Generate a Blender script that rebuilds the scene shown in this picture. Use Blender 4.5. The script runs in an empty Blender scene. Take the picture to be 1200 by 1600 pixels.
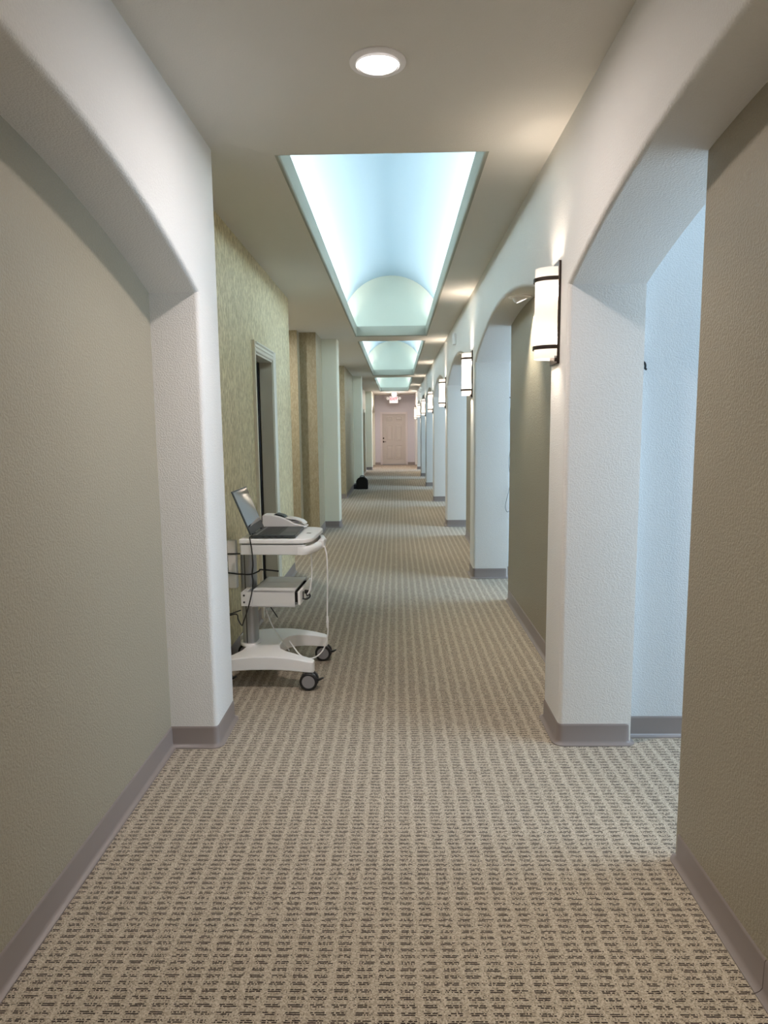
import bpy, bmesh, math
from mathutils import Vector, Matrix
R = math.radians
C = bpy.context.scene.collection
SC = bpy.context.scene

# ------------------------------------------------------------------ camera
F_PX, PITCH, YAW, ROLL, H = 1049.53, 0.1245, 0.0192, 0.0108, 1.470
cy_, sy_, cp_, sp_, cr_, sr_ = (math.cos(YAW), math.sin(YAW), math.cos(PITCH), math.sin(PITCH), math.cos(ROLL), math.sin(ROLL))
hv = Vector((cy_, sy_, 0)); uv = Vector((-sy_*sp_, cy_*sp_, cp_)); fv = Vector((-sy_*cp_, cy_*cp_, -sp_))
rv = hv*cr_ - uv*sr_; upv = hv*sr_ + uv*cr_
cam = bpy.data.cameras.new('camera'); camo = bpy.data.objects.new('camera', cam); C.objects.link(camo)
cam.sensor_fit = 'VERTICAL'; cam.sensor_height = 24.0; cam.lens = F_PX/1600*24.0
cam.clip_start = 0.02; cam.clip_end = 200
mw = Matrix.Identity(4)
for i in range(3):
    mw[i][0] = rv[i]; mw[i][1] = upv[i]; mw[i][2] = -fv[i]
mw[2][3] = H
camo.matrix_world = mw
SC.camera = camo

# ------------------------------------------------------------------ world, exposure
w = bpy.data.worlds.new('world'); SC.world = w; w.use_nodes = True
bg = w.node_tree.nodes['Background']; bg.inputs[0].default_value = (0.55, 0.72, 1.0, 1); bg.inputs[1].default_value = 1.0
SC.view_settings.view_transform = 'Standard'; SC.view_settings.look = 'None'
SC.view_settings.gamma = 1.0; SC.view_settings.use_curve_mapping = False
SC.view_settings.exposure = 0.3

# ------------------------------------------------------------------ measured layout (metres; Y runs down the corridor)
CZ = 2.75                                   # ceiling height
XR, XR2, XR3 = 0.7404, 0.943, 1.074         # right: corridor face, niche face, back face
XL, XL2 = -0.843, -1.060                    # left: corridor face, niche / papered face
Y0, YF, YC, S = 2.983, 3.290, 2.150, 3.4714 # near pillar: front, rear; niche wall end; bay spacing
YE, YB = 26.976, -3.8                       # end wall, wall behind the camera
ZS, ZA = 2.070, 2.345                       # arch spring and crown
HX = -0.058                                 # skylight centre line
SKY = [(3.359, 9.684), (10.23, 16.80), (17.49, 24.11)]
SKL, SKR, CURB, VR = -0.5424, 0.4268, 2.89, 0.71

# lights of the place, plus added fill lamps (energies)
E_DOWN, E_BEAM, E_COVE, E_WIN, E_SCON, E_NICHE, E_END, E_FILL = 10.5, 6.0, 62, 56, 7.0, 3.8, 48, 19
COL_DOWN, COL_COVE, COL_WIN = (1.0, .88, .84), (1.0, 1.0, .93), (.56, .78, 1.0)
COL_SCON, COL_NICHE = (1.0, .86, .72), (1.0, .92, .78)

def area(name, loc, size, sizey, energy, color, direction, shape='RECTANGLE', spread=None):
    l = bpy.data.lights.new(name, 'AREA'); l.shape = shape; l.size = size
    if shape in ('RECTANGLE', 'ELLIPSE'): l.size_y = sizey
    l.energy = energy; l.color = color
    if spread: l.spread = spread
    o = bpy.data.objects.new(name, l); C.objects.link(o); o.location = loc
    d = Vector(direction).normalized()
    o.rotation_euler = d.to_track_quat('-Z', 'Y').to_euler()
    return o
for i, (a, b) in enumerate(SKY):            # cove lamps on the ledges of the vaulted skylights
    for s in (-1, 1):
        l = bpy.data.lights.new('cove_lamp', 'AREA'); l.shape = 'RECTANGLE'; l.size = 0.07; l.size_y = b-a-.1
        l.energy = E_COVE; l.color = COL_COVE
        o = bpy.data.objects.new('cove_lamp', l); C.objects.link(o)
        o.location = (HX + s*.565, (a+b)/2, CURB+.035)
        o.rotation_euler = (0, R(180 + s*50), 0)
for k in range(8):                          # daylight entering the side rooms through their windows
    area('window_daylight', (3.30, 2.20+S*k, 1.50), 1.5, 1.35, E_WIN*(1.2 if k == 0 else 1.4), COL_WIN, (-1, 0, -.08))

# ------------------------------------------------------------------ helpers
def tag(o, label=None, cat=None, group=None, kind=None):
    if label: o['label'] = label
    if cat: o['category'] = cat
    if group: o['group'] = group
    if kind: o['kind'] = kind
    return o
def root(name, loc, label, cat, group=None, rz=0):
    o = bpy.data.objects.new(name, None); C.objects.link(o); o.location = loc; o.rotation_euler = (0, 0, rz)
    o.empty_display_size = .1
    return tag(o, label, cat, group)
def obj(name, bm, mat, parent=None, smooth=30, bevel=0, seg=2):
    bmesh.ops.recalc_face_normals(bm, faces=bm.faces)
    me = bpy.data.meshes.new(name); bm.to_mesh(me); bm.free()
    for p in me.polygons: p.use_smooth = bool(smooth)
    if smooth: me.set_sharp_from_angle(angle=R(smooth))
    me.materials.append(mat)
    o = bpy.data.objects.new(name, me); C.objects.link(o)
    if parent: o.parent = parent
    if bevel:
        m = o.modifiers.new('bevel', 'BEVEL'); m.width = bevel; m.segments = seg; m.limit_method = 'ANGLE'; m.angle_limit = R(35)
        m.harden_normals = False
    return o
def struct(name, bm, mat, smooth=30, **k):
    return tag(obj(name, bm, mat, smooth=smooth, **k), kind='structure')
def nb(): return bmesh.new()
def box(bm, x0, x1, y0, y1, z0, z1):
    vs = [bm.verts.new((x, y, z)) for x in (x0, x1) for y in (y0, y1) for z in (z0, z1)]
    for f in ((0,1,3,2),(4,6,7,5),(0,4,5,1),(2,3,7,6),(0,2,6,4),(1,5,7,3)): bm.faces.new([vs[i] for i in f])
    return bm
def quad(bm, *ps): bm.faces.new([bm.verts.new(p) for p in ps]); return bm
def prism(bm, pts, axis, a0, a1):
    def P(u, v, a): return {'x': (a, u, v), 'y': (u, a, v), 'z': (u, v, a)}[axis]
    A = [bm.verts.new(P(u, v, a0)) for u, v in pts]; B = [bm.verts.new(P(u, v, a1)) for u, v in pts]
    n = len(pts)
    bm.faces.new(A); bm.faces.new(B[::-1])
    for i in range(n): bm.faces.new((A[i], B[i], B[(i+1) % n], A[(i+1) % n]))
    return bm
def lathe(bm, prof, mtx=None, n=32):
    rings = []
    for r, z in prof:
        rings.append([bm.verts.new((r*math.cos(2*math.pi*i/n), r*math.sin(2*math.pi*i/n), z)) for i in range(n)] if r > 1e-6 else [bm.verts.new((0, 0, z))])
    for a, b in zip(rings, rings[1:]):
        for i in range(n):
            j = (i+1) % n
            if len(a) == 1 and len(b) == 1: continue
            if len(a) == 1: bm.faces.new((a[0], b[i], b[j]))
            elif len(b) == 1: bm.faces.new((a[i], b[0], a[j]))
            else: bm.faces.new((a[i], b[i], b[j], a[j]))
    if mtx is not None:
        bmesh.ops.transform(bm, matrix=mtx, verts=[v for r in rings for v in r])
    return bm
def smooth_path(pts, sub=6):
    P = [Vector(p) for p in pts]; P = [P[0]*2-P[1]] + P + [P[-1]*2-P[-2]]; out = []
    for i in range(1, len(P)-2):
        for t in range(sub):
            t /= sub; a, b, c, d = P[i-1:i+3]
            out.append(.5*((2*b)+(c-a)*t+(2*a-5*b+4*c-d)*t*t+(3*b-a-3*c+d)*t**3))
    return out + [P[-2]]
def tube(bm, pts, r, n=8, sub=6):
    P = smooth_path(pts, sub) if sub else [Vector(p) for p in pts]
    up = Vector((0.3, 0.2, 1)).normalized(); prev = None
    for i, p in enumerate(P):
        d = (P[min(i+1, len(P)-1)] - P[max(i-1, 0)]).normalized()
        a = d.cross(up)
        if a.length < .05: a = d.cross(Vector((1, .1, 0)))
        a.normalize(); b = d.cross(a).normalized()
        if prev and a.dot(prev[0]) < 0 and False: a, b = -a, -b
        ring = [bm.verts.new(p + (a*math.cos(2*math.pi*k/n) + b*math.sin(2*math.pi*k/n))*r) for k in range(n)]
        if prev:
            q = prev[1]
            # align ring start to limit twist
            off = min(range(n), key=lambda o: (ring[o].co-q[0].co).length)
            ring = ring[off:] + ring[:off]
            for k in range(n): bm.faces.new((q[k], q[(k+1) % n], ring[(k+1) % n], ring[k]))
        else: bm.faces.new(ring)
        prev = (a, ring)
    bm.faces.new(prev[1][::-1])
    return bm
def copy_tree(o, parent=None):
    c = o.copy(); C.objects.link(c)
    if parent: c.parent = parent
    for ch in o.children: copy_tree(ch, c)
    return c

# ------------------------------------------------------------------ materials
def new_mat(name):
    m = bpy.data.materials.new(name); m.use_nodes = True
    return m, m.node_tree.nodes, m.node_tree.links, m.node_tree.nodes['Principled BSDF']
def mat(name, col, rough=.6, metal=0, emit=None, estr=0, spec=.5, coat=0):
    m, N, L, b = new_mat(name)
    b.inputs['Base Color'].default_value = (*col, 1); b.inputs['Roughness'].default_value = rough; b.inputs['Metallic'].default_value = metal
    b.inputs['Specular IOR Level'].default_value = spec; b.inputs['Coat Weight'].default_value = coat
    if emit: b.inputs['Emission Color'].default_value = (*emit, 1); b.inputs['Emission Strength'].default_value = estr
    return m
def textured_paint(name, col, rough=.75, scale=150, strength=.28, dist=.0028, spec=.3):
    m, N, L, b = new_mat(name)
    tc = N.new('ShaderNodeTexCoord'); n1 = N.new('ShaderNodeTexNoise'); n1.inputs['Scale'].default_value = scale; n1.inputs['Detail'].default_value = 2.5; n1.inputs['Roughness'].default_value = .55
    L.new(tc.outputs['Object'], n1.inputs['Vector'])
    rp = N.new('ShaderNodeValToRGB'); rp.color_ramp.elements[0].position = .38; rp.color_ramp.elements[1].position = .62; rp.color_ramp.interpolation = 'EASE'
    L.new(n1.outputs['Fac'], rp.inputs['Fac'])
    bp = N.new('ShaderNodeBump'); bp.inputs['Strength'].default_value = strength; bp.inputs['Distance'].default_value = dist
    L.new(rp.outputs['Color'], bp.inputs['Height']); L.new(bp.outputs['Normal'], b.inputs['Normal'])
    n2 = N.new('ShaderNodeTexNoise'); n2.inputs['Scale'].default_value = 1.7; n2.inputs['Detail'].default_value = 3; L.new(tc.outputs['Object'], n2.inputs['Vector'])
    mx = N.new('ShaderNodeMix'); mx.data_type = 'RGBA'
    mx.inputs[6].default_value = (*[c*.97 for c in col], 1); mx.inputs[7].default_value = (*[min(1, c*1.03) for c in col], 1)
    L.new(n2.outputs['Fac'], mx.inputs[0]); L.new(mx.outputs[2], b.inputs['Base Color'])
    b.inputs['Roughness'].default_value = rough; b.inputs['Specular IOR Level'].default_value = spec
    return m
def wallpaper(name, c0, c1):
    m, N, L, b = new_mat(name)
    tc = N.new('ShaderNodeTexCoord'); mp = N.new('ShaderNodeMapping'); mp.inputs['Scale'].default_value = (1, 1, .3)
    L.new(tc.outputs['Object'], mp.inputs['Vector'])
    n1 = N.new('ShaderNodeTexNoise'); n1.inputs['Scale'].default_value = 62; n1.inputs['Detail'].default_value = 4; n1.inputs['Roughness'].default_value = .6; n1.inputs['Distortion'].default_value = .9
    L.new(mp.outputs['Vector'], n1.inputs['Vector'])
    rp = N.new('ShaderNodeValToRGB'); e = rp.color_ramp.elements
    e[0].position = .42; e[0].color = (*c0, 1); e[1].position = .60; e[1].color = (*c1, 1)
    L.new(n1.outputs['Fac'], rp.inputs['Fac']); L.new(rp.outputs['Color'], b.inputs['Base Color'])
    bp = N.new('ShaderNodeBump'); bp.inputs['Strength'].default_value = .2; bp.inputs['Distance'].default_value = .002
    L.new(n1.outputs['Fac'], bp.inputs['Height']); L.new(bp.outputs['Normal'], b.inputs['Normal'])
    b.inputs['Roughness'].default_value = .5; b.inputs['Specular IOR Level'].default_value = .35
    return m
def carpet():
    m, N, L, b = new_mat('loop_carpet')
    def math_(op, a, c=None, d=None):
        n = N.new('ShaderNodeMath'); n.operation = op
        for i, v in enumerate((a, c, d)):
            if v is None: continue
            if isinstance(v, (int, float)): n.inputs[i].default_value = v
            else: L.new(v, n.inputs[i])
        return n.outputs[0]
    tc = N.new('ShaderNodeTexCoord'); sx = N.new('ShaderNodeSeparateXYZ'); L.new(tc.outputs['Object'], sx.inputs[0])
    X, Y = sx.outputs[0], sx.outputs[1]
    v = math_('FRACT', math_('DIVIDE', Y, .0234)); per = math_('FLOOR', math_('DIVIDE', Y, .0234))
    row = math_('FLOOR', math_('DIVIDE', Y, .0234/8)); loop = math_('FLOOR', math_('DIVIDE', X, .0036))
    d0 = math_('LESS_THAN', math_('ABSOLUTE', math_('SUBTRACT', v, .10)), .075)   # two dark yarns side by side in each woven row
    d2 = math_('LESS_THAN', math_('ABSOLUTE', math_('SUBTRACT', v, .345)), .075); dark_row = math_('ADD', d0, d2)
    line = math_('ADD', math_('MULTIPLY', per, 2), d2)
    cmb = N.new('ShaderNodeCombineXYZ'); L.new(loop, cmb.inputs[0]); L.new(line, cmb.inputs[1])
    wn = N.new('ShaderNodeTexWhiteNoise'); wn.noise_dimensions = '2D'; L.new(cmb.outputs[0], wn.inputs['Vector'])
    wr = N.new('ShaderNodeTexWhiteNoise'); wr.noise_dimensions = '1D'; L.new(line, wr.inputs['W'])
    cell = math_('FLOOR', math_('DIVIDE', X, .0585))
    fx = math_('FRACT', math_('ADD', math_('DIVIDE', X, .0585), math_('MULTIPLY', math_('SUBTRACT', wr.outputs['Value'], .5), .12)))
    c2 = N.new('ShaderNodeCombineXYZ'); L.new(cell, c2.inputs[0]); L.new(line, c2.inputs[1])
    w2 = N.new('ShaderNodeTexWhiteNoise'); w2.noise_dimensions = '2D'; L.new(c2.outputs[0], w2.inputs['Vector'])
    edge = math_('ADD', .56, math_('MULTIPLY', w2.outputs['Value'], .20))
    dash = math_('LESS_THAN', fx, edge)
    pick = math_('LESS_THAN', wn.outputs['Value'], .74)
    dark = math_('MULTIPLY', math_('MULTIPLY', dark_row, dash), pick)
    c4 = N.new('ShaderNodeCombineXYZ'); L.new(loop, c4.inputs[0]); L.new(row, c4.inputs[1])
    w4 = N.new('ShaderNodeTexWhiteNoise'); w4.noise_dimensions = '2D'; L.new(c4.outputs[0], w4.inputs['Vector'])
    stray = math_('MULTIPLY', math_('LESS_THAN', w4.outputs['Value'], .07), .6)
    dark = math_('MAXIMUM', dark, stray)
    mix = N.new('ShaderNodeMix'); mix.data_type = 'RGBA'
    mix.inputs[6].default_value = (.30, .248, .182, 1); mix.inputs[7].default_value = (.56, .48, .375, 1)
    wc = N.new('ShaderNodeTexWhiteNoise'); wc.noise_dimensions = '3D'; c3 = N.new('ShaderNodeCombineXYZ'); L.new(loop, c3.inputs[0]); L.new(row, c3.inputs[1]); c3.inputs[2].default_value = 7
    L.new(c3.outputs[0], wc.inputs['Vector']); L.new(wc.outputs['Value'], mix.inputs[0])
    # the column under the dashes is a shade darker yarn
    mix2 = N.new('ShaderNodeMix'); mix2.data_type = 'RGBA'; mix2.blend_type = 'MULTIPLY'
    L.new(math_('MULTIPLY', math_('LESS_THAN', fx, .66), .4), mix2.inputs[0]); L.new(mix.outputs[2], mix2.inputs[6]); mix2.inputs[7].default_value = (.80, .78, .76, 1)
    mix3 = N.new('ShaderNodeMix'); mix3.data_type = 'RGBA'
    L.new(dark, mix3.inputs[0]); L.new(mix2.outputs[2], mix3.inputs[6]); mix3.inputs[7].default_value = (.022, .014, .012, 1)
    L.new(mix3.outputs[2], b.inputs['Base Color'])
    b.inputs['Roughness'].default_value = .95; b.inputs['Specular IOR Level'].default_value = .1
    b.inputs['Sheen Weight'].default_value = .15
    return m

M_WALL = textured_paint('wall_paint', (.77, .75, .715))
M_CEIL = textured_paint('ceiling_paint', (.72, .69, .63), scale=190, strength=.22)
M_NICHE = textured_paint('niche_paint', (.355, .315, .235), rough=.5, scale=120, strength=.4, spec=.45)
M_HALL = textured_paint('side_room_paint', (.66, .67, .675))
M_PAPER = wallpaper('wallpaper', (.50, .415, .235), (.80, .705, .46))
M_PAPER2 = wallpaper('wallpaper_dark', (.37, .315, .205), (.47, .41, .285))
M_LEFTP = textured_paint('left_pillar_paint', (.82, .80, .66), strength=.2)
M_END = textured_paint('end_wall_paint', (.66, .63, .66), strength=.2)
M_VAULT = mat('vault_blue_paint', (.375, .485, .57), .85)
M_CURB = textured_paint('curb_paint', (.37, .375, .315), scale=130, strength=.3)
M_LUN = mat('lunette_paint', (.55, .57, .485), .85)
M_BASE = mat('vinyl_base', (.24, .20, .182), .42, spec=.4)
M_TRIM = mat('cream_trim', (.66, .62, .50), .4)
M_DOOR = mat('beige_door', (.58, .53, .48), .4)
M_DFRAME = mat('door_frame_paint', (.70, .64, .63), .4)
M_ROOMDARK = mat('unlit_room_black', (.012, .010, .009), .35)  # near-black colour stands in for the dark of the unlit room
M_BLACK = mat('black_plastic', (.012, .012, .013), .4)
M_BRONZE = mat('dark_bronze', (.060, .045, .038), .35, .8)
M_WHITE = mat('white_plastic', (.92, .92, .92), .35)
M_WHITE2 = mat('grey_white_plastic', (.80, .80, .80), .4)
M_ALU = mat('brushed_aluminium', (.42, .43, .45), .38, .85)
M_DARKGREY = mat('dark_grey_plastic', (.06, .062, .068), .35)
M_MIDGREY = mat('mid_grey_plastic', (.30, .30, .31), .45)
M_RUBBER = mat('black_rubber', (.014, .014, .015), .5)
M_LAPTOP = mat('dark_laptop_shell', (.055, .065, .068), .38, .3)
M_SCREEN = mat('glossy_screen', (.02, .022, .022), .06, spec=1.0, coat=1)
M_FABRIC = mat('black_nylon', (.006, .006, .007), .8)
M_NAVY = mat('navy_nylon', (.010, .014, .028), .8)
M_LENS = mat('lit_lens', (.9, .9, .9), .4, emit=(1, .97, .92), estr=14)
M_GLOBE = mat('lit_globe', (.9, .9, .9), .4, emit=(1, .97, .93), estr=2.2)
M_RINGLIT = mat('ring_lens_glow', (.85, .82, .80), .4, emit=(1, .92, .90), estr=.35)  # emission stands in for lens light falling on the gimbal ring
M_SPOTLENS = mat('lit_spot_lens', (.9, .9, .9), .4, emit=(1, .95, .85), estr=5)
M_TRIMW = mat('lamp_trim_white', (.92, .89, .88), .4)
M_SIGN = mat('lit_sign_face', (.78, .71, .75), .4, emit=(1, .88, .93), estr=.30)
M_RED = mat('red_letters', (.50, .02, .04), .4, emit=(1, .04, .08), estr=.45)
def sconce_glass():
    m, N, L, b = new_mat('opal_glass')
    t = N.new('ShaderNodeBsdfTranslucent'); t.inputs[0].default_value = (.050, .045, .040, 1)
    d = N.new('ShaderNodeBsdfDiffuse'); d.inputs[0].default_value = (.45, .43, .40, 1)
    mx = N.new('ShaderNodeMixShader'); mx.inputs[0].default_value = .45; L.new(t.outputs[0], mx.inputs[1]); L.new(d.outputs[0], mx.inputs[2])
    e = N.new('ShaderNodeEmission'); e.inputs[0].default_value = (1, .88, .79, 1); e.inputs[1].default_value = .55
    a = N.new('ShaderNodeAddShader'); L.new(mx.outputs[0], a.inputs[0]); L.new(e.outputs[0], a.inputs[1])
    L.new(a.outputs[0], N['Material Output'].inputs['Surface'])
    return m
M_GLASS = sconce_glass()
M_PANE = mat('window_glass', (.8, .9, 1.0), .05, spec=.5); M_PANE.node_tree.nodes['Principled BSDF'].inputs['Transmission Weight'].default_value = 1

# ================================================================== LARGE STRUCTURE
bm = nb(); box(bm, -2.7, 3.6, YB-.2, YE+.2, -.06, 0); struct('floor', bm, carpet(), smooth=0)

# --- ceiling with three rectangular openings
bm = nb(); X0, X1 = -2.7, 3.6; e = .02
xs = [X0, SKL-e, SKR+e, X1]; ys = [YB-.2] + [v for a, b in SKY for v in (a-e, b+e)] + [YE+.2]
for i in range(3):
    for j in range(len(ys)-1):
        if i == 1 and j % 2 == 1: continue
        quad(bm, (xs[i], ys[j], CZ), (xs[i], ys[j+1], CZ), (xs[i+1], ys[j+1], CZ), (xs[i+1], ys[j], CZ))
bmesh.ops.remove_doubles(bm, verts=bm.verts, dist=1e-5)
CEIL = struct('ceiling', bm, M_CEIL, smooth=0)
prof = [(.02, CZ)] + [(.02-.02*math.sin(t*math.pi/10), CZ+.02-.02*math.cos(t*math.pi/10)) for t in range(1, 6)] + [(0, CURB), (.30, CURB), (.30, CZ+.04), (.02, CZ+.04)]
for (a, b) in SKY:
    bm = nb(); rings = []
    for d, z in prof:
        rings.append([bm.verts.new(p) for p in ((SKL-d, a-d*.999, z), (SKR+d, a-d*.999, z), (SKR+d, b+d*.999, z), (SKL-d, b+d*.999, z))])
    for r0, r1 in zip(rings, rings[1:]):
        for i in range(4): bm.faces.new((r0[i], r0[(i+1) % 4], r1[(i+1) % 4], r1[i]))
    obj('curb', bm, M_CURB, CEIL, smooth=40)
    va, vb = a-.12, b+.12; n = 40; bm = nb()
    arc = lambda r: [(HX + r*math.cos(math.pi*i/n), CURB + r*math.sin(math.pi*i/n)) for i in range(n+1)]
    A, B = arc(VR), arc(VR+.03)
    rr = [[bm.verts.new((x, y, z)) for x, z in A] for y in (va, vb)] + [[bm.verts.new((x, y, z)) for x, z in B] for y in (va, vb)]
    for i in range(n):
        bm.faces.new((rr[0][i], rr[1][i], rr[1][i+1], rr[0][i+1])); bm.faces.new((rr[2][i], rr[2][i+1], rr[3][i+1], rr[3][i]))
        bm.faces.new((rr[0][i], rr[0][i+1], rr[2][i+1], rr[2][i])); bm.faces.new((rr[1][i], rr[3][i], rr[3][i+1], rr[1][i+1]))
    obj('vault', bm, M_VAULT, CEIL)
    for y, dy in ((va, -.03), (vb, .03)):
        bm = nb(); prism(bm, arc(VR+.03), 'y', y, y+dy); obj('lunette', bm, M_LUN, CEIL, smooth=0)

# --- arcaded walls
def arcade(name, xa, xb, y0, y1, openings, matl, zs=ZS, za=ZA, bev=.022):
    n = 28; bm = nb(); V = {}
    def vert(y, z):
        k = (round(y, 5), round(z, 5))
        if k not in V: V[k] = bm.verts.new((xa, y, z))
        return V[k]
    cur = y0; faces = []
    for (a, b) in openings:
        if a > cur + 1e-6: faces.append(bm.faces.new((vert(cur, 0), vert(a, 0), vert(a, zs), vert(a, CZ), vert(cur, CZ)) if cur == y0 else (vert(cur, 0), vert(a, 0), vert(a, zs), vert(a, CZ), vert(cur, CZ), vert(cur, zs))))
        hw, rise = (b-a)/2, (za-zs)*min(1, ((b-a)/3.16)); Rr = (hw*hw+rise*rise)/(2*rise); m = (a+b)/2
        pts = []
        for i in range(n+1):
            y = a+(b-a)*i/n; z = zs+rise-Rr+math.sqrt(max(0, Rr*Rr-(y-m)**2))
            pts.append((y, zs if i in (0, n) else z))
        for (ya, z1), (yb, z2) in zip(pts, pts[1:]):
            faces.append(bm.faces.new((vert(ya, z1), vert(yb, z2), vert(yb, CZ), vert(ya, CZ))))
        cur = b
    if y1 > cur + 1e-6: faces.append(bm.faces.new((vert(cur, 0), vert(y1, 0), vert(y1, CZ), vert(cur, CZ), vert(cur, zs))))
    ex = bmesh.ops.extrude_face_region(bm, geom=faces)
    nv = [g for g in ex['geom'] if isinstance(g, bmesh.types.BMVert)]
    bmesh.ops.translate(bm, verts=nv, vec=(xb-xa, 0, 0))
    bmesh.ops.recalc_face_normals(bm, faces=bm.faces); bm.normal_update()
    sel = []
    for ed in bm.edges:
        a, b = ed.verts
        if abs(a.co.x-xa) > 1e-5 or abs(b.co.x-xa) > 1e-5 or len(ed.link_faces) != 2: continue
        if a.co.z > CZ-1e-4 and b.co.z > CZ-1e-4: continue
        if a.co.z < 1e-4 and b.co.z < 1e-4: continue
        nx = sorted(abs(f.normal.x) for f in ed.link_faces)
        if nx[0] < .5 and nx[1] > .5: sel.append(ed)
    bmesh.ops.bevel(bm, geom=sel, offset=bev, segments=5, profile=.5, affect='EDGES', clamp_overlap=True)
    return struct(name, bm, matl, smooth=25)
ro = [(YF+S*(k-1), Y0+S*k) for k in range(0, 7)] + [(YF+S*6, YE-.12)]
WR = arcade('wall_right', XR, XR3, YB, YE, ro, M_WALL)
WL = arcade('wall_left', XL, XL2, YB, YF-.004, [(YF-S, Y0-.017)], M_WALL, zs=2.056, za=2.35)

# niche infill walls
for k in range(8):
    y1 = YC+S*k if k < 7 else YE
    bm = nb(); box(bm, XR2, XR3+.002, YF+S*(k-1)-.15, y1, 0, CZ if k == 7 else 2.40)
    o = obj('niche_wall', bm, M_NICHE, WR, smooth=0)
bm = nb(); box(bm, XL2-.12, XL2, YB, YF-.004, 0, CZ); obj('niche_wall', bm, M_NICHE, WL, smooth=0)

# left side beyond the arch: papered wall with a doorway, alcoves, pillars
DY0, DY1, DZ, JX = 5.125, 5.850, 2.050, -1.165
bm = nb()
box(bm, JX, XL2, YF-.004, DY0, 0, CZ); box(bm, JX, XL2, DY1, 6.84, 0, CZ); box(bm, JX, XL2, DY0, DY1, DZ, CZ)
struct('wall_left_papered', bm, M_PAPER, smooth=0)
bm = nb(); box(bm, -2.55, -1.290, 8.985, 9.30, 0, CZ); box(bm, -1.290, -1.068, 9.20, 9.30, 0, CZ); box(bm, -1.290, -1.068, 9.30, 9.925, 0, CZ)
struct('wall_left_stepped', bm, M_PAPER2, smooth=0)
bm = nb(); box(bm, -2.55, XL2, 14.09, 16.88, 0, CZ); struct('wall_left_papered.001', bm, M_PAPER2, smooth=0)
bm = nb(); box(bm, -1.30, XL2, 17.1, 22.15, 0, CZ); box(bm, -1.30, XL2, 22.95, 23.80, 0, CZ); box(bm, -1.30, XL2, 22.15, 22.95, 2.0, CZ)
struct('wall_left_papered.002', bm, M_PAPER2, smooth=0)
def vpillar(name, x0, x1, y0, y1, m):
    bm = nb(); box(bm, x0, x1, y0, y1, 0, CZ); bm.edges.ensure_lookup_table()
    sel = [e for e in bm.edges if abs(e.verts[0].co.z-e.verts[1].co.z) > 1 and e.verts[0].co.x > x1-1e-4]
    bmesh.ops.bevel(bm, geom=sel, offset=.02, segments=4, profile=.5, affect='EDGES')
    return struct(name, bm, m, smooth=25)
LP = [(9.905, 10.215), (16.86, 17.17)]
for i, (a, b) in enumerate(LP): vpillar('wall_left_pillar' + ('' if i == 0 else '.001'), -1.30, XL, a, b, M_LEFTP)
LA = arcade('wall_left_end', XL, XL2-.10, 23.79, YE, [(24.10, YE-.12)], M_LEFTP, zs=2.056, za=2.35)
bm = nb(); box(bm, XL2-.10, XL2-.02, 23.79, YE, 0, CZ); obj('niche_wall', bm, M_END, LA, smooth=0)

# outer shell: end wall, wall behind the camera, outer walls, side-room partitions
bm = nb(); DXa, DXb, DZE = -.552, .384, 2.015
box(bm, -2.7, DXa, YE, YE+.15, 0, CZ); box(bm, DXb, 3.6, YE, YE+.15, 0, CZ); box(bm, DXa, DXb, YE, YE+.15, DZE, CZ); box(bm, DXa, DXb, YE+.11, YE+.15, 0, DZE)
struct('wall_end', bm, M_END, smooth=0)
bm = nb(); box(bm, -2.7, 3.6, YB-.15, YB, 0, CZ); struct('wall_back', bm, M_WALL, smooth=0)
bm = nb(); box(bm, -2.7, -2.55, YB, YE, 0, CZ); struct('wall_left_outer', bm, M_LEFTP, smooth=0)
for k in range(-1, 8):
    y = 3.065+S*k
    if y > YE-.2: continue
    bm = nb(); box(bm, XR3-.004, 3.42, y, y+.12, 0, CZ)
    struct('wall_side_room' + ('' if k < 0 else '.%03d' % (k+1)), bm, M_HALL, smooth=0)
bm = nb(); segs = []; WZ0, WZ1 = .80, 2.20
cur = YB
for k in range(8):
    a, b = 1.45+S*k, 2.95+S*k
    if b > YE: break
    box(bm, 3.42, 3.55, cur, a, 0, CZ); box(bm, 3.42, 3.55, a, b, 0, WZ0); box(bm, 3.42, 3.55, a, b, WZ1, CZ); cur = b; segs.append((a, b))
box(bm, 3.42, 3.55, cur, YE, 0, CZ)
struct('wall_right_outer', bm, M_HALL, smooth=0)
for i, (a, b) in enumerate(segs):
    win = bpy.data.objects.new('window_%d' % (i+1), None); C.objects.link(win); win.location = (3.49, (a+b)/2, WZ0); win['kind'] = 'structure'
    hw, hh = (b-a)/2, WZ1-WZ0
    for (y0, y1, z0, z1) in ((-hw, -hw+.05, 0, hh), (hw-.05, hw, 0, hh), (-hw+.05, hw-.05, 0, .05), (-hw+.05, hw-.05, hh-.05, hh), (-.02, .02, .05, hh-.05)):
        bm = nb(); box(bm, -.04, .04, y0, y1, z0, z1); obj('window_frame', bm, M_WHITE, win, smooth=0)
    for s in (-1, 1):
        bm = nb(); box(bm, -.004, .004, min(s*.02, s*(hw-.05)), max(s*.02, s*(hw-.05)), .05, hh-.05); obj('pane', bm, M_PANE, win, smooth=0)

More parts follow.
